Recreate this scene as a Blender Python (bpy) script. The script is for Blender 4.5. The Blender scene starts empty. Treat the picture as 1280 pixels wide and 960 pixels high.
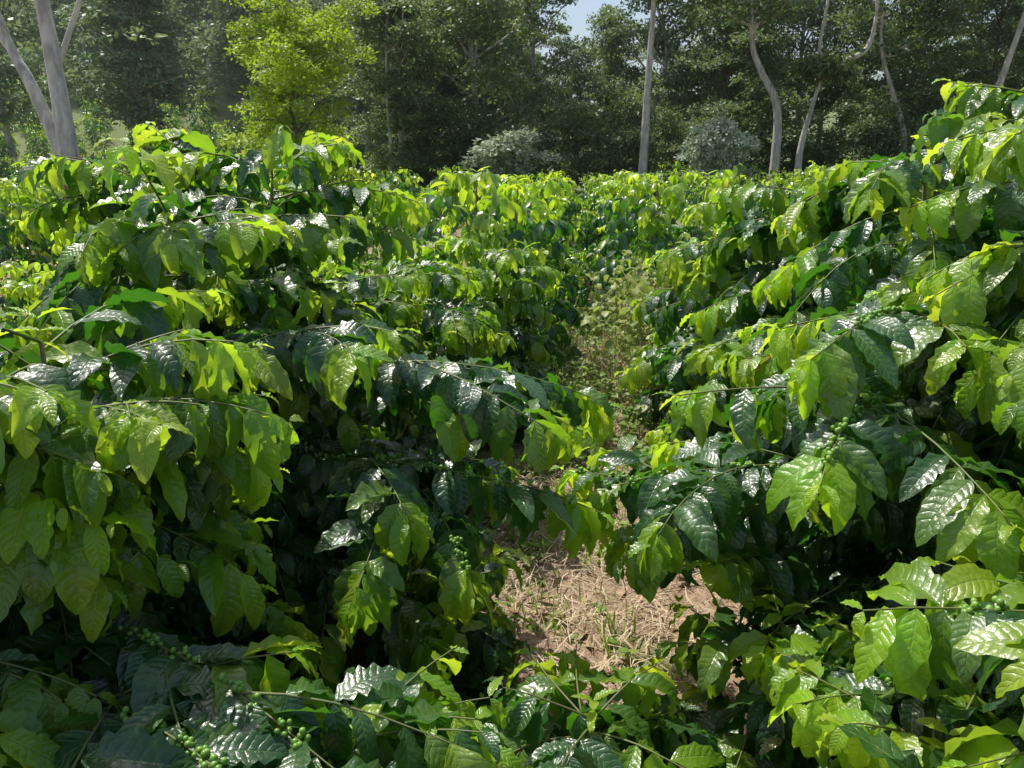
import bpy, math, random
import numpy as np
from mathutils import Vector

R = math.radians
rng = np.random.default_rng(7)

# ------------------------------------------------------------------ helpers
def nrm(a):
    a = np.asarray(a, float)
    return a / (np.linalg.norm(a, axis=-1, keepdims=True) + 1e-9)

class Buf:
    def __init__(s):
        s.v=[]; s.f=[]; s.uv=[]; s.c=[]; s.m=[]; s.n=0
    def add(s, v, f, uv, c, mat):
        v=np.asarray(v,float).reshape(-1,3); f=np.asarray(f,int).reshape(-1,4)
        s.v.append(v); s.f.append(f+s.n); s.uv.append(np.asarray(uv,float).reshape(-1,2))
        s.c.append(np.asarray(c,float).reshape(-1,3)); s.m.append(np.full(len(f),mat,int)); s.n+=len(v)
    def mesh(s, name, mats):
        v=np.concatenate(s.v); f=np.concatenate(s.f); uv=np.concatenate(s.uv); c=np.concatenate(s.c); m=np.concatenate(s.m)
        me=bpy.data.meshes.new(name)
        me.vertices.add(len(v)); me.vertices.foreach_set('co', v.astype(np.float32).ravel())
        me.loops.add(len(f)*4); me.loops.foreach_set('vertex_index', f.astype(np.int32).ravel())
        me.polygons.add(len(f)); me.polygons.foreach_set('loop_start', (np.arange(len(f))*4).astype(np.int32))
        for mt in mats: me.materials.append(mt)
        me.polygons.foreach_set('material_index', m.astype(np.int32))
        me.polygons.foreach_set('use_smooth', np.ones(len(f),bool))
        ul=me.uv_layers.new(name='UVMap'); ul.data.foreach_set('uv', uv[f.ravel()].astype(np.float32).ravel())
        ca=me.color_attributes.new('lc','FLOAT_COLOR','POINT')
        ca.data.foreach_set('color', np.concatenate([c,np.ones((len(c),1))],1).astype(np.float32).ravel())
        me.update(calc_edges=True)
        return me

def obj(name, me, loc=(0,0,0), rz=0, sc=1, parent=None):
    o=bpy.data.objects.new(name, me)
    bpy.context.scene.collection.objects.link(o)
    o.location=loc; o.rotation_euler=(0,0,rz)
    o.scale=(sc,sc,sc) if not hasattr(sc,'__len__') else sc
    if parent: o.parent=parent
    return o

def tube(B, pts, rad, mat, sides=5, col=(0,.5,0)):
    pts=np.asarray(pts,float); n=len(pts); rad=np.broadcast_to(np.asarray(rad,float),(n,))
    t=nrm(np.gradient(pts,axis=0))
    ref=np.array([0,0,1.]) if abs(t[0,2])<.8 else np.array([1.,0,0])
    s=nrm(np.cross(t,ref)); u=np.cross(s,t)
    a=np.arange(sides)*2*np.pi/sides
    v=pts[:,None]+rad[:,None,None]*(s[:,None]*np.cos(a)[None,:,None]+u[:,None]*np.sin(a)[None,:,None])
    i=np.arange(n-1)[:,None]; j=np.arange(sides)[None]; j2=(j+1)%sides
    f=np.stack([i*sides+j+0*j2, (i+1)*sides+j, (i+1)*sides+j2, i*sides+j2],-1)
    ln=np.concatenate([[0],np.cumsum(np.linalg.norm(np.diff(pts,axis=0),axis=1))])
    uv=np.stack([np.broadcast_to(a/6.28,(n,sides)),np.broadcast_to(ln[:,None],(n,sides))],-1)
    B.add(v,f,uv,np.broadcast_to(col,(n*sides,3)),mat)

def leaves(B, L, mat, nv=10, nu=4, rg=rng):
    if not L: return
    base=np.array([l[0] for l in L]); d=nrm([l[1] for l in L]); n=np.array([l[2] for l in L])
    ln=np.array([l[3] for l in L]); w=np.array([l[4] for l in L]); cu=np.array([l[5] for l in L])
    fo=np.array([l[6] for l in L]); wa=np.array([l[7] for l in L]); col=np.array([l[8] for l in L])
    N=len(L)
    s=nrm(np.cross(d,n)); n=np.cross(s,d)
    V=np.linspace(0,1,nv+1)[None,:,None]; U=np.linspace(-1,1,nu+1)[None,None,:]
    c3=np.where(np.abs(cu)<.02,.02,cu)[:,None,None]
    al=np.sin(c3*V)/c3; dn=(1-np.cos(c3*V))/c3
    prof=(V**.72)*((1-V)**.92); prof=prof/prof.max()+.018
    prof=prof+ .03*(V>.85)*(V<.99)
    ph=rg.uniform(0,6.28,(N,1,1)); fr=rg.uniform(3.0,5.4,(N,1,1))
    wx=w[:,None,None]*prof*(1+.06*np.sin(V*6.28*fr*1.1+ph*2))
    F=fo[:,None,None]
    lat=U*wx*np.cos(F)
    up=np.abs(U)*wx*np.sin(F) + wa[:,None,None]*w[:,None,None]*(U**2)*np.sin(V*6.28*fr+ph+np.sign(U)*1.3)*np.minimum(1,prof*1.3)
    ca=np.cos(c3*V); sa=np.sin(c3*V)
    X=ln[:,None,None]*al+ up*sa; Z=-ln[:,None,None]*dn+ up*ca
    X=np.broadcast_to(X,(N,nv+1,nu+1)); Z=np.broadcast_to(Z,(N,nv+1,nu+1)); lat=np.broadcast_to(lat,(N,nv+1,nu+1))
    tw=rg.normal(0,.35,(N,1,1))*V
    sw=rg.normal(0,.10,(N,1,1))*ln[:,None,None]*V*V
    lat2=lat*np.cos(tw)+sw; Z=Z+lat*np.sin(tw)
    P=base[:,None,None]+d[:,None,None]*X[...,None]+s[:,None,None]*lat2[...,None]+n[:,None,None]*Z[...,None]
    k=(nv+1)*(nu+1)
    i=np.arange(nv)[:,None]; j=np.arange(nu)[None]
    f=np.stack([i*(nu+1)+j, i*(nu+1)+j+1,(i+1)*(nu+1)+j+1,(i+1)*(nu+1)+j],-1).reshape(-1,4)
    f=(f[None]+np.arange(N)[:,None,None]*k)
    uv=np.stack(np.broadcast_arrays(U*.5+.5,V),-1)[0]
    uv=np.broadcast_to(uv[None],(N,nv+1,nu+1,2))
    B.add(P,f,uv,np.repeat(col,k,axis=0),mat)

def cubesphere():
    vs={};V=[];F=[]
    def vid(p):
        k=tuple(np.round(p,3))
        if k not in vs: vs[k]=len(V); V.append(np.array(p)/np.linalg.norm(p))
        return vs[k]
    g=[-1,0,1]
    for ax in range(3):
        for sg in (-1,1):
            for a in range(2):
                for b in range(2):
                    q=[]
                    for (da,db) in ((0,0),(1,0),(1,1),(0,1)):
                        p=[0,0,0]; p[ax]=sg; p[(ax+1)%3]=g[a+da]; p[(ax+2)%3]=g[b+db]; q.append(vid(p))
                    F.append(q if sg>0 else q[::-1])
    return np.array(V),np.array(F)
CSV,CSF=cubesphere()

# ------------------------------------------------------------------ materials
def newmat(name):
    m=bpy.data.materials.new(name); m.use_nodes=True
    nt=m.node_tree; nt.nodes.clear()
    return m,nt,nt.nodes,nt.links
def mth(nt,op,a,b=None,c=None,clamp=False):
    n=nt.nodes.new('ShaderNodeMath'); n.operation=op; n.use_clamp=clamp
    for i,x in enumerate((a,b,c)):
        if x is None: continue
        if isinstance(x,(int,float)): n.inputs[i].default_value=x
        else: nt.links.new(x,n.inputs[i])
    return n.outputs[0]
def mixc(nt,fac,a,b,bt='MIX'):
    n=nt.nodes.new('ShaderNodeMix'); n.data_type='RGBA'; n.blend_type=bt
    for i,x in ((0,fac),(6,a),(7,b)):
        if isinstance(x,(int,float)): n.inputs[i].default_value=x
        elif isinstance(x,tuple): n.inputs[i].default_value=(*x,1)
        else: nt.links.new(x,n.inputs[i])
    return n.outputs[2]
def noise(nt,scale,detail=4,vec=None,rough=.55):
    n=nt.nodes.new('ShaderNodeTexNoise'); n.inputs['Scale'].default_value=scale; n.inputs['Detail'].default_value=detail
    n.inputs['Roughness'].default_value=rough
    if vec: nt.links.new(vec,n.inputs['Vector'])
    return n.outputs[0]
def maprange(nt,x,a,b,c=0,d=1):
    n=nt.nodes.new('ShaderNodeMapRange'); nt.links.new(x,n.inputs[0])
    for i,k in enumerate((a,b,c,d)): n.inputs[i+1].default_value=k
    return n.outputs[0]

def coffee_leaf_mat(name, detail=True):
    m,nt,N,K=newmat(name)
    at=N.new('ShaderNodeAttribute'); at.attribute_name='lc'
    sp=N.new('ShaderNodeSeparateColor'); K.new(at.outputs['Color'],sp.inputs[0])
    young,rnd,brown=sp.outputs[0],sp.outputs[1],sp.outputs[2]
    mature=mixc(nt,rnd,(.021,.070,.020),(.056,.142,.028))
    yng=mixc(nt,rnd,(.24,.48,.025),(.44,.60,.035))
    col=mixc(nt,young,mature,yng)
    tc=N.new('ShaderNodeTexCoord')
    bn=noise(nt,9,3,tc.outputs['Object'])
    if detail:
        suv=N.new('ShaderNodeSeparateXYZ'); K.new(tc.outputs['UV'],suv.inputs[0])
        au=mth(nt,'ABSOLUTE',mth(nt,'MULTIPLY_ADD',suv.outputs[0],2.0,-1.0))
        side=mth(nt,'GREATER_THAN',suv.outputs[0],.5)
        cntv=mth(nt,'MULTIPLY_ADD',rnd,2.5*math.pi,8.2*math.pi)
        t=mth(nt,'MULTIPLY',mth(nt,'SUBTRACT',suv.outputs[1],mth(nt,'MULTIPLY',mth(nt,'POWER',au,1.4),.13)),cntv)
        t=mth(nt,'ADD',t,mth(nt,'ADD',mth(nt,'MULTIPLY',side,1.0),mth(nt,'MULTIPLY',noise(nt,22,2,tc.outputs['Object']),2.4)))
        h=mth(nt,'POWER',mth(nt,'ABSOLUTE',mth(nt,'SINE',t)),.6)
        mid=maprange(nt,au,.0,.09)
        edge=maprange(nt,au,1.0,.70,.25,1)
        veinmask=mth(nt,'MAXIMUM',mth(nt,'SUBTRACT',1.0,maprange(nt,au,.02,.07)),mth(nt,'MULTIPLY',maprange(nt,h,.40,.0),.6))
        col=mixc(nt,mth(nt,'MULTIPLY',veinmask,.55),col,mixc(nt,young,(.11,.23,.05),(.48,.60,.10)))
        blot=mth(nt,'MULTIPLY',maprange(nt,noise(nt,45,3,tc.outputs['Object']),.60,.70),maprange(nt,bn,.5,.62))
        col=mixc(nt,mth(nt,'MULTIPLY',blot,.5),col,(.18,.16,.08))
    col=mixc(nt,brown,col,(.26,.15,.05))
    geo=N.new('ShaderNodeNewGeometry')
    under=mixc(nt,.40,col,(.11,.20,.075))
    colb=mixc(nt,geo.outputs['Backfacing'],col,under)
    p=N.new('ShaderNodeBsdfPrincipled'); K.new(colb,p.inputs['Base Color'])
    rg=mth(nt,'ADD',maprange(nt,bn,.3,.7,.25,.40),mth(nt,'MULTIPLY',geo.outputs['Backfacing'],.28))
    K.new(rg,p.inputs['Roughness']); p.inputs['Specular IOR Level'].default_value=1.0
    p.inputs['Coat Weight'].default_value=.25; p.inputs['Coat Roughness'].default_value=.35
    tr=N.new('ShaderNodeBsdfTranslucent')
    tcol=mixc(nt,young,mixc(nt,rnd,(.065,.28,.012),(.14,.43,.018)),mixc(nt,rnd,(.60,.96,.03),(.90,.99,.06)))
    tcol=mixc(nt,brown,tcol,(.4,.22,.05))
    if detail:
        tcol=mixc(nt,mth(nt,'MULTIPLY',veinmask,.4),tcol,mixc(nt,young,(.04,.13,.01),(.30,.54,.03)))
    K.new(tcol,tr.inputs['Color'])
    mx=N.new('ShaderNodeMixShader'); K.new(mth(nt,'MULTIPLY_ADD',young,.24,.33),mx.inputs[0])
    K.new(p.outputs[0],mx.inputs[1]); K.new(tr.outputs[0],mx.inputs[2])
    if detail:
        hh=mth(nt,'MULTIPLY',mth(nt,'MULTIPLY',h,mid),edge)
        b=N.new('ShaderNodeBump'); b.inputs['Strength'].default_value=.65; b.inputs['Distance'].default_value=.0021
        K.new(mth(nt,'ADD',hh,mth(nt,'MULTIPLY',noise(nt,70,2,tc.outputs['Object']),1.8)),b.inputs['Height']); K.new(b.outputs[0],p.inputs['Normal'])
    o=N.new('ShaderNodeOutputMaterial'); K.new(mx.outputs[0],o.inputs[0])
    return m

def foliage_mat(name, a, b, tr_col, trf=.3, rough=.5):
    m,nt,N,K=newmat(name)
    at=N.new('ShaderNodeAttribute'); at.attribute_name='lc'
    sp=N.new('ShaderNodeSeparateColor'); K.new(at.outputs['Color'],sp.inputs[0])
    oi=N.new('ShaderNodeObjectInfo')
    f=mth(nt,'ADD',mth(nt,'MULTIPLY',sp.outputs[1],.65),mth(nt,'MULTIPLY',oi.outputs['Random'],.35))
    col=mixc(nt,f,a,b)
    hs=N.new('ShaderNodeHueSaturation'); K.new(col,hs.inputs['Color'])
    K.new(maprange(nt,oi.outputs['Random'],0,1,.465,.53),hs.inputs['Hue'])
    K.new(maprange(nt,oi.outputs['Random'],0,1,1.05,.72),hs.inputs['Saturation'])
    p=N.new('ShaderNodeBsdfPrincipled'); K.new(hs.outputs[0],p.inputs['Base Color']); p.inputs['Roughness'].default_value=rough
    tr=N.new('ShaderNodeBsdfTranslucent'); tr.inputs[0].default_value=(*tr_col,1)
    mx=N.new('ShaderNodeMixShader'); mx.inputs[0].default_value=trf
    K.new(p.outputs[0],mx.inputs[1]); K.new(tr.outputs[0],mx.inputs[2])
    o=N.new('ShaderNodeOutputMaterial'); K.new(mx.outputs[0],o.inputs[0])
    return m

def bark_mat(name,a,b,base=None):
    m,nt,N,K=newmat(name)
    tc=N.new('ShaderNodeTexCoord')
    mp=N.new('ShaderNodeMapping'); mp.inputs['Scale'].default_value=(1,1,.25); K.new(tc.outputs['Object'],mp.inputs[0])
    n1=noise(nt,7,6,mp.outputs[0],.65); 
    col=mixc(nt,maprange(nt,n1,.38,.62),a,b)
    if base:
        s=N.new('ShaderNodeSeparateXYZ'); K.new(tc.outputs['Object'],s.inputs[0])
        col=mixc(nt,maprange(nt,mth(nt,'ADD',s.outputs[2],mth(nt,'MULTIPLY',n1,.6)),2.65,2.35),col,base)
    p=N.new('ShaderNodeBsdfPrincipled'); K.new(col,p.inputs['Base Color']); p.inputs['Roughness'].default_value=.85
    bp=N.new('ShaderNodeBump'); bp.inputs['Strength'].default_value=.6; bp.inputs['Distance'].default_value=.02
    K.new(noise(nt,30,5,mp.outputs[0]),bp.inputs['Height']); K.new(bp.outputs[0],p.inputs['Normal'])
    o=N.new('ShaderNodeOutputMaterial'); K.new(p.outputs[0],o.inputs[0])
    return m

def simple_mat(name,a,b,rough=.6,scale=20,spec=.5):
    m,nt,N,K=newmat(name)
    at=N.new('ShaderNodeAttribute'); at.attribute_name='lc'
    sp=N.new('ShaderNodeSeparateColor'); K.new(at.outputs['Color'],sp.inputs[0])
    tc=N.new('ShaderNodeTexCoord')
    f=mth(nt,'ADD',mth(nt,'MULTIPLY',sp.outputs[1],.7),mth(nt,'MULTIPLY',noise(nt,scale,3,tc.outputs['Object']),.3))
    p=N.new('ShaderNodeBsdfPrincipled'); K.new(mixc(nt,f,a,b),p.inputs['Base Color']); p.inputs['Roughness'].default_value=rough
    p.inputs['Specular IOR Level'].default_value=spec
    o=N.new('ShaderNodeOutputMaterial'); K.new(p.outputs[0],o.inputs[0])
    return m

def soil_mat():
    m,nt,N,K=newmat('soil_ground')
    tc=N.new('ShaderNodeTexCoord'); P=tc.outputs['Object']
    n1=noise(nt,.9,6,P,.6); n2=noise(nt,14,6,P,.7); n3=noise(nt,70,4,P,.7)
    soil=mixc(nt,maprange(nt,n2,.35,.65),(.22,.13,.085),(.44,.31,.21))
    soil=mixc(nt,maprange(nt,n3,.5,.7),soil,(.56,.45,.33))
    g=mixc(nt,n3,(.06,.12,.02),(.17,.24,.06))
    s=N.new('ShaderNodeSeparateXYZ'); K.new(P,s.inputs[0])
    far=maprange(nt,s.outputs[1],20,34)
    gf=mth(nt,'MAXIMUM',mth(nt,'MULTIPLY',maprange(nt,n1,.50,.62),.6),mth(nt,'MULTIPLY',far,.85))
    col=mixc(nt,gf,soil,g)
    p=N.new('ShaderNodeBsdfPrincipled'); K.new(col,p.inputs['Base Color']); p.inputs['Roughness'].default_value=.95
    bp=N.new('ShaderNodeBump'); bp.inputs['Strength'].default_value=.9; bp.inputs['Distance'].default_value=.03
    K.new(mth(nt,'ADD',n2,mth(nt,'MULTIPLY',n3,.4)),bp.inputs['Height']); K.new(bp.outputs[0],p.inputs['Normal'])
    o=N.new('ShaderNodeOutputMaterial'); K.new(p.outputs[0],o.inputs[0])
    return m

M_leaf=coffee_leaf_mat('coffee_leaf',True)
M_leaff=coffee_leaf_mat('coffee_leaf_simple',False)
M_twig=simple_mat('coffee_twig',(.12,.17,.04),(.17,.16,.06),.6)
M_stem=bark_mat('coffee_bark',(.18,.13,.09),(.32,.25,.18))
M_berry=simple_mat('coffee_cherry_green',(.12,.26,.03),(.24,.40,.07),.35)
M_bark=bark_mat('pale_bark',(.34,.30,.26),(.68,.63,.56))
M_bark2=bark_mat('pale_bark_red_base',(.36,.34,.31),(.70,.67,.62),(.26,.12,.08))
M_barkd=bark_mat('dark_bark',(.10,.085,.07),(.24,.20,.16))
M_for=foliage_mat('forest_foliage',(.055,.095,.040),(.24,.29,.12),(.28,.42,.10),.33)
M_hill=foliage_mat('hillside_foliage_hazed',(.09,.14,.07),(.24,.31,.14),(.28,.40,.14),.35)  # greens lightened: aerial haze painted into the leaf colour
M_brt=foliage_mat('bright_foliage',(.15,.27,.015),(.38,.48,.03),(.50,.70,.03),.40)
M_grey=foliage_mat('grey_foliage',(.30,.39,.27),(.54,.60,.42),(.4,.5,.3),.25,.6)
M_weed=foliage_mat('weed_foliage',(.12,.24,.03),(.26,.38,.07),(.40,.60,.06),.35)
M_straw=simple_mat('dry_straw',(.36,.25,.15),(.70,.57,.40),.8)
M_soil=soil_mat()

# ------------------------------------------------------------------ terrain
def sst(a,b,x):
    t=np.clip((x-a)/(b-a),0,1); return t*t*(3-2*t)
def hgt(x,y):
    x=np.asarray(x,float); y=np.asarray(y,float)
    hill=sst(34,150,y)*36*sst(6,-34,x) + sst(60,200,y)*14
    und=.04*np.sin(x*1.3+1)*np.cos(y*.9)+.25*sst(12,40,y)*np.sin(x*.21+.4)*np.cos(y*.17)
    return hill+und
def H(x,y): return float(hgt(x,y))
gx=np.concatenate([-np.geomspace(400,8,40),np.linspace(-7,7,90),np.geomspace(8,400,40)])
gy=np.concatenate([-np.geomspace(200,4,16),np.linspace(-3,16,120),np.geomspace(16.3,600,80)])
XX,YY=np.meshgrid(gx,gy); ZZ=hgt(XX,YY)
near=(np.abs(XX)<7)&(YY<16)&(YY>-3)
ZZ=ZZ+near*rng.normal(0,.008,XX.shape)
B=Buf(); nx=len(gx); ny=len(gy)
i=np.arange(ny-1)[:,None]; j=np.arange(nx-1)[None]
B.add(np.stack([XX,YY,ZZ],-1),np.stack([i*nx+j,i*nx+j+1,(i+1)*nx+j+1,(i+1)*nx+j],-1),np.stack([XX,YY],-1),np.zeros((nx*ny,3)),0)
obj('ground',B.mesh('ground',[M_soil]))

# ------------------------------------------------------------------ coffee plant
UP=np.array([0,0,1.])
def branch(B,LV,start,tdir,length,droop,rg,young_p,big=1.0,spacing=.05,leaf_from=.22,near=True,berries=False,sub=0.0):
    n=max(6,int(length/.05)); ds=length/n
    p=np.array(start,float); t=nrm(tdir); pts=[p.copy()]; ts=[t.copy()]
    side_bend=rg.normal(0,.03)
    for k in range(n):
        t=nrm(t+np.array([0,0,-droop*ds])+np.cross(t,UP)*side_bend+rg.normal(0,.03,3))
        p=p+t*ds; pts.append(p.copy()); ts.append(t.copy())
    pts=np.array(pts); ts=np.array(ts)
    if near: tube(B,pts[::2] if len(pts)>8 else pts,np.linspace(.0045,.002,len(pts[::2] if len(pts)>8 else pts)),1,4,(0,rg.random(),0))
    s0=length*leaf_from; npair=max(3,int((length-s0)/spacing))
    for q in range(npair+1):
        s=(s0+(length-s0)*(q/npair)**.9); k=min(n,int(round(s/ds))); P=pts[k]; T=ts[k]
        sd=nrm(np.cross(T,UP)); fromtip=npair-q
        if young_p>0:
            yv={0:1.0,1:1.0,2:.92,3:.70,4:.35,5:.12}.get(fromtip,0)*young_p
        else: yv=0
        size={0:.5,1:.85,2:1.0}.get(fromtip,1.0)*(1.0 if fromtip>0 else rg.uniform(.5,1.2))
        roll=rg.normal(0,.3)
        for sg in (-1,1):
            if rg.random()<.08 and fromtip>2: continue
            L=rg.uniform(.13,.21)*size*big; W=L*rg.uniform(.18,.235)
            dr=rg.uniform(-.25,1.2) if fromtip>2 else rg.uniform(.3,2.0)
            if fromtip==0: dr=rg.uniform(-.7,.8)
            fw=rg.uniform(.3,.9) if fromtip>1 else rg.uniform(.6,1.3)
            d=sd*sg*(1-.25*min(max(dr,0),1.2))+T*fw+np.array([0,0,-dr+sg*roll])+rg.normal(0,.16,3)
            nn=UP*.9+nrm(np.array([T[0],T[1],0]))*.40*max(dr,0)+sd*sg*.25*max(dr,0)+rg.normal(0,.20,3)
            y=np.clip(yv+rg.normal(0,.06)*(yv>0),0,1)
            brown=(rg.uniform(.2,.9) if rg.random()<.002 else 0)
            LV.append((P+sd*sg*.004,d,nn,L,W,rg.uniform(.5,1.7),rg.uniform(.05,.50),rg.uniform(.12,.30),(y,rg.random(),brown)))
        if berries and fromtip>2 and rg.random()<.55:
            for b in range(rg.integers(6,15)):
                c=P+nrm(rg.normal(0,1,3))*rg.uniform(.010,.022); rr=rg.uniform(.0060,.0085)
                B.add(CSV*[rr,rr,rr*1.15]+c,CSF,np.zeros((len(CSV),2)),np.broadcast_to((0,rg.random(),0),(len(CSV),3)),2)
    if sub>0 and length>.4:
        for sg in (-1,1):
            if rg.random()<sub:
                k=int(n*rg.uniform(.35,.65)); T=ts[k]; sd=nrm(np.cross(T,UP))
                branch(B,LV,pts[k],T+sd*sg*rg.uniform(.6,1.0)+UP*rg.uniform(-.1,.25),length*rg.uniform(.32,.5),droop*1.2,rg,young_p*rg.uniform(.5,1),big,spacing,.2,near,False)
    return pts

def coffee_mesh(name,seed,h,rad=1.0,lod=0,heroes=(),nst=3,dens=1.0,origin=(0,0,0),topyoung=1.0,hb=False):
    rg=np.random.default_rng(seed); B=Buf(); LV=[]
    near=lod<1
    stems=[]
    for s in range(nst):
        a=rg.uniform(0,.9)+s*2*np.pi/nst
        lean=np.array([math.cos(a),math.sin(a),0])*rg.uniform(.22,.36)*rad
        hs=h*rg.uniform(.88,.95) if s else h*.93
        zz=np.linspace(-.03,hs-.05,9)
        base=np.array([math.cos(a),math.sin(a),0])*.05
        pts=base+lean[None]*(zz/h)[:,None]**.8+np.stack([0*zz,0*zz,zz],1)+rg.normal(0,.012,(9,3))
        tube(B,pts,np.linspace(.019,.006,9),3,6 if near else 4)
        stems.append((pts,hs,a))
    nb=int((50 if near else 36)*h/2*dens)
    for pts,hs,a0 in stems:
        for k in range(nb):
            fz=(k+rg.random())/nb; z=.15*hs+fz*.84*hs
            a=k*2.39996+rg.normal(0,.35)+a0
            if math.cos(a-a0)<-.3 and rg.random()<.35: a=a0+rg.normal(0,.9)
            q=z/hs
            ln=rad*((.40 if near else .26)+(.60 if near else .72)*max(0,1-q)**.5)*rg.uniform(.72,1.12)
            if q<.25: ln*=.85
            el=.10+.50*q**3+rg.normal(0,.13)
            P=np.array([np.interp(z,pts[:,2],pts[:,i]) for i in range(3)])
            td=np.array([math.cos(a)*math.cos(el),math.sin(a)*math.cos(el),math.sin(el)])
            yp=0
            lo_,hi_=((.48,.80) if near else (.66,.95))
            if rg.random()<(.20+.80*sst(lo_,hi_,q))*topyoung: yp=rg.uniform(.6,1.0)
            branch(B,LV,P,td,max(ln,.2),rg.uniform(.9,2.3),rg,yp,big=1.0,
                   spacing=.048 if near else .064,leaf_from=.24 if near else .42,near=near,berries=near and .12<q<.7 and rg.random()<(.5 if hb else .3),sub=.55 if near else .2)
        P=pts[-1]
        for k in range(3):
            a=rg.uniform(0,6.28); 
            for sg in (0,math.pi):
                d=np.array([math.cos(a+sg),math.sin(a+sg),.7-.55*(2-k)])
                L=rg.uniform(.06,.13); LV.append((P+UP*.03*k,d,UP+d*.1,L,L*.2,rg.uniform(.3,1.1),.3,.12,(.95,rg.random(),0)))
    for (sx,sy,sz,ex,ey,ez) in heroes:
        s=np.array([sx,sy,sz])-origin; e=np.array([ex,ey,ez])-origin
        v=e-s; ln=np.linalg.norm(v)*1.05; el=nrm(v)+UP*.30*ln
        branch(B,LV,s,el,ln,.62,rg,1.0,big=1.08,spacing=.044,leaf_from=.12,near=True,berries=hb or ez<1.2,sub=1.0)
    if near: leaves(B,LV,0,11,4,rg)
    elif lod==1: leaves(B,LV,0,5,2,rg)
    else: leaves(B,LV[::2],0,3,2,rg)
    return B.mesh(name,[M_leaf if near else M_leaff,M_twig,M_berry,M_stem])

near_plants=[
 (-1.62,1.75,1.90,1.02,[(-1.4,1.75,1.25,-.84,1.85,1.46),(-1.5,1.7,1.3,-1.1,1.35,1.42),(-1.35,1.7,.95,-.30,1.25,1.08),(-1.4,1.6,.8,-.42,1.2,.98),(-1.35,1.8,.8,-.5,1.55,.85)]),
 (-1.50,3.05,2.27,1.18,[(-1.3,3.0,1.2,-.20,1.90,1.38),(-1.25,3.0,1.2,-.03,2.45,1.25),(-1.25,2.9,.95,-.24,1.85,1.06),(-1.3,3.0,1.4,-.64,2.2,1.60),(-1.3,3.0,1.0,-.12,2.3,.92),(-1.3,2.9,.6,-.40,2.3,.6)]),
 (-1.25,4.65,1.68,1.0,[]),
 (-.95,6.1,1.58,.92,[]),
 (1.68,1.50,2.25,1.05,[(1.4,1.5,1.2,.66,1.25,1.30),(1.4,1.5,1.1,.52,1.25,1.12),(1.5,1.6,.8,.45,1.55,.75),(1.4,1.4,.95,.42,1.1,.98)]),
 (1.60,2.90,2.50,1.20,[(1.3,2.8,1.3,.46,1.85,1.42),(1.3,2.8,1.6,.70,1.95,1.72),(1.3,2.8,1.0,.25,2.05,1.08),(1.3,2.9,.8,.10,2.15,.88),(1.3,2.9,1.4,.40,2.6,1.5),(1.3,2.8,.6,.20,2.4,.75)]),
 (1.38,4.40,2.16,1.06,[(1.2,4.3,1.2,.35,3.7,1.35)]),
 (1.28,5.9,1.60,.92,[]),
 (2.35,2.2,2.55,1.0,[]),
 (-.66,1.42,.98,.62,[]),
 (-.10,1.72,.76,.62,[]),
 (.72,1.42,.95,.62,[]),
 (.52,2.25,.80,.54,[]),
 (-.58,2.55,.70,.50,[]),
]
for k,(x,y,h,r,he) in enumerate(near_plants):
    small=h<1
    me=coffee_mesh('coffee_plant',1100+k,h,r,0,he,nst=1 if small else 3,dens=1.9 if small else 1.0,origin=np.array([x,y,H(x,y)]),topyoung=.6 if small else 1,hb=(k in (4,5,11)))
    obj('coffee_plant',me,(x,y,H(x,y)))

mids=[coffee_mesh('coffee_mid%d'%k,200+k,2.0,1.02+.08*(k%2),1) for k in range(4)]
fars=[coffee_mesh('coffee_far%d'%k,300+k,2.0,1.12,2) for k in range(3)]
rr=random.Random(3)
rows=bpy.data.objects.new('coffee_plant_rows',None); bpy.context.scene.collection.objects.link(rows)
cnt=0
def addp(x,y,s,mesh,par=rows):
    obj('plant',mesh,(x,y,H(x,y)),rr.uniform(0,6.28),(s*rr.uniform(.98,1.12),s*rr.uniform(.98,1.12),s),par)
for (x,y,s) in ((-.95,8.0,1.12),(-.72,10.4,.82),(-.85,12.4,1.04),(-.8,14.6,.86),(-1.0,16.8,1.02),(-1.0,19,.86),(-1.0,21.2,1.02),(-1.0,23.6,.9),(-1.1,26,1.0),(-1.1,28.4,.9),(-1.1,31,.97),
                (1.5,7.9,.80),(1.1,9.8,1.09),(.95,12.0,.78),(1.1,14.2,1.04),(1.0,16.4,.84),(1.1,18.6,1.03),(1.1,20.9,.86),(1.0,23.2,1.0),(1.1,25.6,.9),(1.1,28,.97),(1.1,31,.9),
                (.12,10.8,.55),(.05,14.5,.72),(.1,19,.78)):
    addp(x,y,s,rr.choice(mids) if y<17 else rr.choice(fars))
for ri in range(-12,13):
    if ri in (0,1): continue
    x0=-1.5+3.0*ri if ri<=0 else 1.5+3.0*(ri-1)
    y=(3.2 if abs(ri)<3 else 5.0)+rr.uniform(-.3,.3)
    while y<35:
        x=x0+rr.uniform(-.25,.25)
        if abs(x+.08*y)<y*.78+3:
            s=rr.choice([.72,.84,.95,1.03,1.10])
            addp(x,y,s,rr.choice(mids) if y<15 else rr.choice(fars)); cnt+=1
        y+=rr.uniform(2.0,2.6) if y<16 else rr.uniform(2.1,2.8)
for (x,y) in ((-1.6,.2),(1.75,0.0),(-4.7,1.6),(4.7,1.4)):
    addp(x,y,.9,mids[cnt%4]); cnt+=1

hill=bpy.data.objects.new('hillside_coffee_rows',None); bpy.context.scene.collection.objects.link(hill)
for r in range(20):
    y=42+r*3.8
    x=-75.
    while x<-3:
        if abs(x)<y*.85+5 and (y>46 or x<-14) and rr.random()<.88:
            s=rr.uniform(.8,1.3); yy=y+rr.uniform(-.5,.5)+x*.12
            addp(x,yy,s,rr.choice(fars),hill)
        x+=rr.uniform(2.0,3.0)

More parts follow.
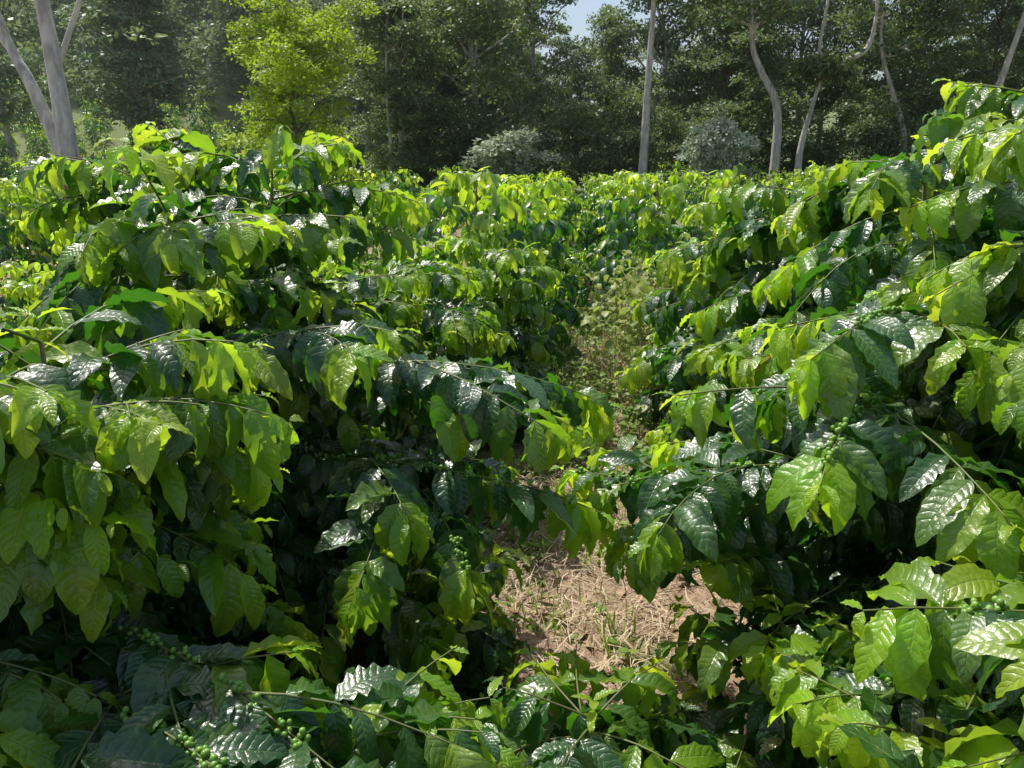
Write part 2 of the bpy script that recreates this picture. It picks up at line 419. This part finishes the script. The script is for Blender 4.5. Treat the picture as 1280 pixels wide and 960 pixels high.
# ------------------------------------------------------------------ trees
def clump_leaves(B,cen,rad,n,size,mat,rg,shade=.5):
    u=nrm(rg.normal(0,1,(n,3))); u[:,2]=np.where(u[:,2]<-.2,-u[:,2]*.6,u[:,2])
    r=rg.uniform(.35,1.0,(n,1))**.6
    p=cen+u*r*np.array(rad)
    d=nrm(u*np.array([1,1,.2])+rg.normal(0,.6,(n,3))+[0,0,-.25])
    nn=nrm(UP*.8+u*.6+rg.normal(0,.45,(n,3)))
    s=nrm(np.cross(d,nn)); L=size*rg.uniform(.6,1.25,(n,1)); W=L*.30
    v=np.stack([p,p+d*L*.5+s*W,p+d*L,p+d*L*.5-s*W],1)
    f=np.arange(n*4).reshape(n,4)
    c=np.stack([np.zeros(n),np.clip(shade+rg.normal(0,.2,n),0,1),np.zeros(n)],1)
    B.add(v,f,np.zeros((n*4,2)),np.repeat(c,4,axis=0),mat)

def curve_pts(ctrl,n=24):
    c=np.array(ctrl,float); m=len(c); t=np.linspace(0,m-1,n); out=[]
    for x in t:
        k=min(int(x),m-2); u=x-k
        p0=c[max(k-1,0)];p1=c[k];p2=c[k+1];p3=c[min(k+2,m-1)]
        out.append(.5*((2*p1)+(-p0+p2)*u+(2*p0-5*p1+4*p2-p3)*u*u+(-p0+3*p1-3*p2+p3)*u**3))
    return np.array(out)

def make_tree(name,seed,h,crown_lo,crown_r,mats,trunk_ctrl=None,r0=.2,nl=14,clumps=5,leafn=110,leafs=.26,cr=(.9,.9,.6),tsides=8,extra=(),jit=1.0):
    rg=np.random.default_rng(seed); B=Buf()
    if trunk_ctrl is None:
        trunk_ctrl=[(0,0,-.2),(rg.normal(0,.15),rg.normal(0,.15),h*.3),(rg.normal(0,.4),rg.normal(0,.4),h*.6),(rg.normal(0,.6),rg.normal(0,.6),h*.92)]
    tp=curve_pts(trunk_ctrl); zz=np.linspace(0,1,len(tp))
    tube(B,tp,r0*(1-.75*zz)*(1+.5*np.exp(-zz*18)),0,tsides)
    for e in extra:
        ep=curve_pts(e[0]); tube(B,ep,np.linspace(e[1],e[1]*.35,len(ep)),0,tsides)
        for c in range(5):
            clump_leaves(B,ep[-1]+rg.normal(0,.8,3),cr,leafn,leafs,1,rg,rg.uniform(.2,.8))
    for k in range(nl):
        f=crown_lo+(1-crown_lo)*(k+rg.random()*.8)/nl
        idx=min(len(tp)-1,int(f*(len(tp)-1))); P=tp[idx]
        a=k*2.4+rg.normal(0,.4); g=(f-crown_lo)/(1-crown_lo)
        ln=crown_r*(.45+.75*math.sin(math.pi*min(1,.15+.8*g)))*rg.uniform(.5,1.2)
        el=rg.uniform(.05,.55)+.5*g
        e=P+np.array([math.cos(a)*math.cos(el),math.sin(a)*math.cos(el),math.sin(el)])*ln
        mid=(P+e)/2+rg.normal(0,.12*ln,3)
        lp=curve_pts([P,mid,e],8); tube(B,lp,np.linspace(r0*.32,.02,8),0,5)
        for c in range(clumps):
            q=lp[rg.integers(3,8)]+rg.normal(0,.17*crown_r*jit,3)*[1,1,.8]
            s=rg.uniform(.55,1.25)
            clump_leaves(B,q,np.array(cr)*s,int(leafn*s*s)+12,leafs,1,rg,rg.uniform(.1,.9))
    return B.mesh(name,mats)

ft=[make_tree('forest%d'%k,400+k,rr.uniform(12,16),.10+.08*(k%3),3.1,[M_barkd if k%3 else M_bark,M_for],nl=26,clumps=6,leafn=150,leafs=.22,cr=(.95,.95,.7)) for k in range(6)]
us=[make_tree('under%d'%k,430+k,5.0,.02,2.0,[M_barkd,M_for],r0=.08,nl=14,clumps=5,leafn=110,leafs=.20,cr=(.8,.8,.6)) for k in range(3)]
forest=bpy.data.objects.new('forest_trees',None); bpy.context.scene.collection.objects.link(forest)
for layer,(yb,dx) in enumerate(((43,4.2),(50,4.0),(59,4.2))):
    x=-9.0-layer*2
    while x<52+layer*6:
        yy=yb+rr.uniform(-2.5,2.5)
        s=rr.uniform(.68,1.2)*(1 if x<26 else .84)
        if not(layer==0 and rr.random()<.25):
            obj('tree',rr.choice(ft),(x,yy,H(x,yy)),rr.uniform(0,6.28),(s,s,s*rr.uniform(.95,1.15)),forest)
        x+=dx*rr.uniform(.7,1.25)
x=-10.
while x<46:
    yy=40+rr.uniform(-1,2.5); s=rr.uniform(.5,1.1)
    obj('understorey',rr.choice(us),(x,yy,H(x,yy)),rr.uniform(0,6.28),s,forest); x+=rr.uniform(1.6,3.2)

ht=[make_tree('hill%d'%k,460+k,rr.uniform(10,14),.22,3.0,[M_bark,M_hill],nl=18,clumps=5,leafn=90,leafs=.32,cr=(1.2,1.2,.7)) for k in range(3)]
hs=bpy.data.objects.new('hillside_trees',None); bpy.context.scene.collection.objects.link(hs)
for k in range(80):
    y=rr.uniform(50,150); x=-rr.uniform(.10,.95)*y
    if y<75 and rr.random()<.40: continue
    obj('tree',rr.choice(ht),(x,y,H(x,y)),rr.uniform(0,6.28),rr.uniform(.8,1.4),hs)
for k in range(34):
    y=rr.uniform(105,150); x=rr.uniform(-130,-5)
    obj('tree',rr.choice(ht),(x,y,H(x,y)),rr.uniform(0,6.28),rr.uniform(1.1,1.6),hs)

def place(name,me,x,y,rz=0,sc=1): return obj(name,me,(x,y,H(x,y)),rz,sc)

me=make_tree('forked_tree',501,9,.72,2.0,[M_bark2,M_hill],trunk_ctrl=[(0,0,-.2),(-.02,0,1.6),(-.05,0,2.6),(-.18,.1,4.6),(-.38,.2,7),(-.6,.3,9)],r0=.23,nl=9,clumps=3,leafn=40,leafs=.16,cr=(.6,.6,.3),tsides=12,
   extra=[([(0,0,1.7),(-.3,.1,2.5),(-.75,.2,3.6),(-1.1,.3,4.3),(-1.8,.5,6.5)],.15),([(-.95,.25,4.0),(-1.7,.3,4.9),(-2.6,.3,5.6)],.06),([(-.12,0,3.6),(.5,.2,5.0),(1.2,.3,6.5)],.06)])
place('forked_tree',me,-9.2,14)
me=make_tree('bright_green_tree',502,8.0,.16,2.45,[M_barkd,M_brt],r0=.13,nl=26,clumps=6,leafn=160,leafs=.17,cr=(.75,.75,.50),jit=1.35,
   trunk_ctrl=[(0,0,-.2),(.1,0,2.2),(-.35,.1,4.4),(.1,0,6.0),(-.35,0,7.2)])
place('bright_green_tree',me,-11.2,32)
def hero_tree(name,seed,x,y,ctrl,r0,lo,cr=2.2,**kw):
    me=make_tree(name,seed,ctrl[-1][2],lo,cr,[M_bark,M_for],trunk_ctrl=ctrl,r0=r0,nl=10,clumps=4,leafn=80,leafs=.26,cr=(.9,.9,.5),tsides=10,**kw)
    place(name,me,x,y)
hero_tree('tall_straight_tree',510,3.0,38,[(0,0,-.2),(.05,0,3),(.1,0,6),(.2,0,10),(.1,0,15)],.24,.72)
hero_tree('crooked_tree',511,9.0,38,[(0,0,-.2),(.05,0,2.6),(-.1,0,4.6),(-.9,0,6.0),(-1.4,0,7.2),(-1.5,0,9),(-1.2,.3,12)],.23,.70)
hero_tree('crooked_tree',512,10.0,37.5,[(0,0,-.2),(.0,0,2.6),(.3,0,4.4),(.7,0,6.0)],.19,.95,.8,extra=[([(.6,0,5.6),(1.6,0,6.4),(2.5,.2,7.0),(2.7,.2,8.6),(2.4,.2,11.5)],.16),([(.65,0,5.8),(.4,0,7.0),(.6,.2,9.0),(.5,.2,12)],.10)])
hero_tree('leaning_tree',513,15.5,39,[(0,0,-.2),(-.5,0,3.6),(-1.2,0,5.4),(-2.0,0,7.6),(-2.2,0,11)],.17,.72)
hero_tree('leaning_tree',514,17.2,37,[(0,0,-.2),(.3,0,3.6),(.8,0,6.0),(1.4,0,9.0),(1.9,0,13)],.21,.78)
hero_tree('slender_tree',515,20.5,37,[(0,0,-.2),(.3,0,4),(.5,0,7),(.2,0,10),(.3,0,13)],.12,.7)
hero_tree('slender_tree',516,-9.6,40,[(0,0,-.2),(.2,0,3),(.1,0,6),(.3,0,10)],.12,.5)

for (x,y,sx,sz,sd) in ((-3.7,36,1.5,1.2,601),(5.9,34.5,.95,1.25,602)):
    me=make_tree('silvery_shrub',sd,2.4,.05,1.3,[M_barkd,M_grey],r0=.05,nl=12,clumps=6,leafn=110,leafs=.17,cr=(.55,.55,.4))
    place('silvery_shrub',me,x,y,0,(sx,sx,sz))

# thin sunlit haze hanging over the hillside
mh,nt,N,K=newmat('haze'); vs=N.new('ShaderNodeVolumeScatter'); vs.inputs['Color'].default_value=(.9,.95,1,1)
vs.inputs['Density'].default_value=.0009; vs.inputs['Anisotropy'].default_value=.35
o=N.new('ShaderNodeOutputMaterial'); K.new(vs.outputs[0],o.inputs['Volume'])
x0,x1,y0,y1,z0,z1=-140,110,26,170,-1,70
Bh=Buf(); vv=[(x,y,z) for x in (x0,x1) for y in (y0,y1) for z in (z0,z1)]
Bh.add(vv,[(0,1,3,2),(4,6,7,5),(0,4,5,1),(2,3,7,6),(0,2,6,4),(1,5,7,3)],np.zeros((8,2)),np.zeros((8,3)),0)
obj('haze',Bh.mesh('haze',[mh]))

# ------------------------------------------------------------------ litter & weeds on the path
rg=np.random.default_rng(55)
B=Buf(); n=18000
x=np.concatenate([rg.normal(0,.7,n//2),rg.uniform(-2.6,2.6,n//2)]); y=rg.uniform(1.2,11,n)
z=hgt(x,y)+rg.uniform(.004,.04,n); a=rg.uniform(0,6.28,n); el=rg.normal(.0,.25,n)
d=np.stack([np.cos(a)*np.cos(el),np.sin(a)*np.cos(el),np.sin(el)],1); L=rg.uniform(.04,.22,n)[:,None]
s=nrm(np.cross(d,UP))*rg.uniform(.0012,.0035,n)[:,None]; p=np.stack([x,y,z],1)
bend=rg.normal(0,.02,(n,3)); bend[:,2]=np.abs(bend[:,2])
v=np.stack([p-s,p+s,p+d*L*.5+bend+s,p+d*L*.5+bend-s,p+d*L+s*.4,p+d*L-s*.4],1)
f=np.array([[0,1,2,3],[3,2,4,5]])[None]+np.arange(n)[:,None,None]*6
c=np.repeat(np.stack([0*x,rg.random(n),0*x],1),6,axis=0)
B.add(v,f,np.zeros((n*6,2)),c,0)
LV=[]
for k in range(450):
    X=rg.normal(0,1.0); Y=rg.uniform(1.3,13); a=rg.uniform(0,6.28)
    L=rg.uniform(.06,.15)
    LV.append((np.array([X,Y,H(X,Y)+.02]),np.array([math.cos(a),math.sin(a),rg.normal(.1,.15)]),UP+rg.normal(0,.3,3),L,L*.2,rg.uniform(-.8,1.4),rg.uniform(0,.7),.2,(0,rg.random(),0)))
leaves(B,LV,1,5,2,rg)
M_dead=simple_mat('dead_leaf',(.16,.09,.045),(.42,.28,.16),.7)
obj('dry_leaf_litter',B.mesh('litter',[M_straw,M_dead]))

def weed_patch(name,spots,seed,mats):
    rg=np.random.default_rng(seed); B=Buf(); LV=[]
    for (cx,cy,r,n,hh) in spots:
        for k in range(n):
            X=cx+rg.normal(0,r); Y=cy+rg.normal(0,r*1.3); zb=H(X,Y)
            hgt_=hh*rg.uniform(.3,1.2); lean=rg.normal(0,.3,2)*hgt_
            top=np.array([X+lean[0],Y+lean[1],zb+hgt_])
            tube(B,[(X,Y,zb),(X+lean[0]*.3,Y+lean[1]*.3,zb+hgt_*.6),top],[.003,.002,.0015],1,3,(0,rg.random(),0))
            for q in range(rg.integers(4,9)):
                f=rg.uniform(.3,1); P=np.array([X,Y,zb])*(1-f)+top*f; a=rg.uniform(0,6.28)
                L=rg.uniform(.03,.085)
                LV.append((P,np.array([math.cos(a),math.sin(a),rg.uniform(-.4,.5)]),UP+rg.normal(0,.25,3),L,L*rg.uniform(.22,.4),rg.uniform(.1,.9),.2,.08,(0,rg.random(),0)))
    for (cx,cy) in ((-.1,5.0),(-.3,4.6),(.25,5.4),(.1,4.1),(-.35,5.6),(.35,4.7),(-.2,3.5),(.2,3.3),(0,5.9),(.1,4.6),(-.15,4.2)):
        for k in range(70):
            X=cx+rg.normal(0,.12); Y=cy+rg.normal(0,.15); a=rg.uniform(0,6.28); e=rg.uniform(.5,1.4); L=rg.uniform(.05,.16)
            LV.append((np.array([X,Y,H(X,Y)]),np.array([math.cos(a)*math.cos(e),math.sin(a)*math.cos(e),math.sin(e)]),np.array([-math.cos(a),-math.sin(a),.6]),L,L*.035,-rg.uniform(.2,1.2),.2,0,(0,rg.random(),0)))
    leaves(B,LV,0,4,2,rg)
    obj(name,B.mesh(name,mats))
weed_patch('weeds',[(-.15,5.3,.13,40,.10),(-.25,6.4,.25,120,.4),(.2,6.6,.25,90,.4),(.15,7.4,.3,110,.45),(-.4,8.5,.4,150,.6),(.3,9.0,.4,120,.6),(-.6,4.2,.2,40,.15),(.45,5.7,.2,60,.3),(-.05,3.4,.18,10,.06),(-2.9,3.0,.5,90,.25),(.5,4.4,.2,30,.15)],71,[M_weed,M_straw])

B=Buf(); LV=[]; rg=np.random.default_rng(81)
for k in range(190):
    a=rg.uniform(0,6.28); st=np.array([rg.normal(0,.25),rg.normal(0,.5),0.0])
    hh=rg.uniform(.5,1.25); e=st+np.array([math.cos(a)*rg.uniform(.1,.6),math.sin(a)*rg.uniform(.1,.8),hh])
    m=(st+e)/2+rg.normal(0,.12,3)+[0,0,.15]; e2=e+rg.normal(0,.15,3)-[0,0,rg.uniform(0,.35)]
    pts=curve_pts([st,m,e,e2],10); tube(B,pts,np.linspace(.004,.0015,10),1,3,(0,rg.random(),0))
    for q in range(14):
        P=pts[rg.integers(3,10)]; aa=rg.uniform(0,6.28); L=rg.uniform(.04,.10)
        LV.append((P,np.array([math.cos(aa),math.sin(aa),rg.uniform(-.8,.2)]),UP+rg.normal(0,.4,3),L,L*rg.uniform(.3,.42),rg.uniform(.2,1.2),.2,.1,(0,rg.random(),0)))
leaves(B,LV,0,4,2,rg)
M_vine=foliage_mat('vine_foliage',(.16,.28,.05),(.40,.44,.14),(.50,.62,.12),.35)
obj('vine_covered_shrub',B.mesh('vine',[M_vine,M_straw]),(.85,7.1,H(.85,7.1)))

# ------------------------------------------------------------------ light, sky, camera
to_sun=Vector((-.60,.52,0)).normalized()*math.cos(R(60))+Vector((0,0,math.sin(R(60))))
sl=bpy.data.lights.new('sun','SUN'); sl.energy=5.0; sl.angle=R(.5); sl.color=(1,.96,.88)
so=bpy.data.objects.new('sun',sl); bpy.context.scene.collection.objects.link(so)
so.rotation_euler=to_sun.to_track_quat('Z','Y').to_euler()
w=bpy.data.worlds.new('World'); bpy.context.scene.world=w; w.use_nodes=True
nt=w.node_tree; sk=nt.nodes.new('ShaderNodeTexSky'); sk.sky_type='NISHITA'; sk.sun_disc=False
sk.sun_elevation=R(60); sk.sun_rotation=math.atan2(to_sun.x,to_sun.y)%(2*math.pi)
sk.dust_density=2.5
bg=nt.nodes['Background']; nt.links.new(sk.outputs[0],bg.inputs[0]); bg.inputs[1].default_value=.15

cam=bpy.data.cameras.new('camera'); co=bpy.data.objects.new('camera',cam); bpy.context.scene.collection.objects.link(co)
cam.sensor_width=36; cam.lens=27.2; cam.clip_end=2000; cam.clip_start=.05
co.location=(0,0,2.15); co.rotation_euler=(R(90-15.8),0,R(4.7))
sc=bpy.context.scene; sc.camera=co
sc.view_settings.view_transform='Standard'; sc.view_settings.look='None'; sc.view_settings.exposure=0
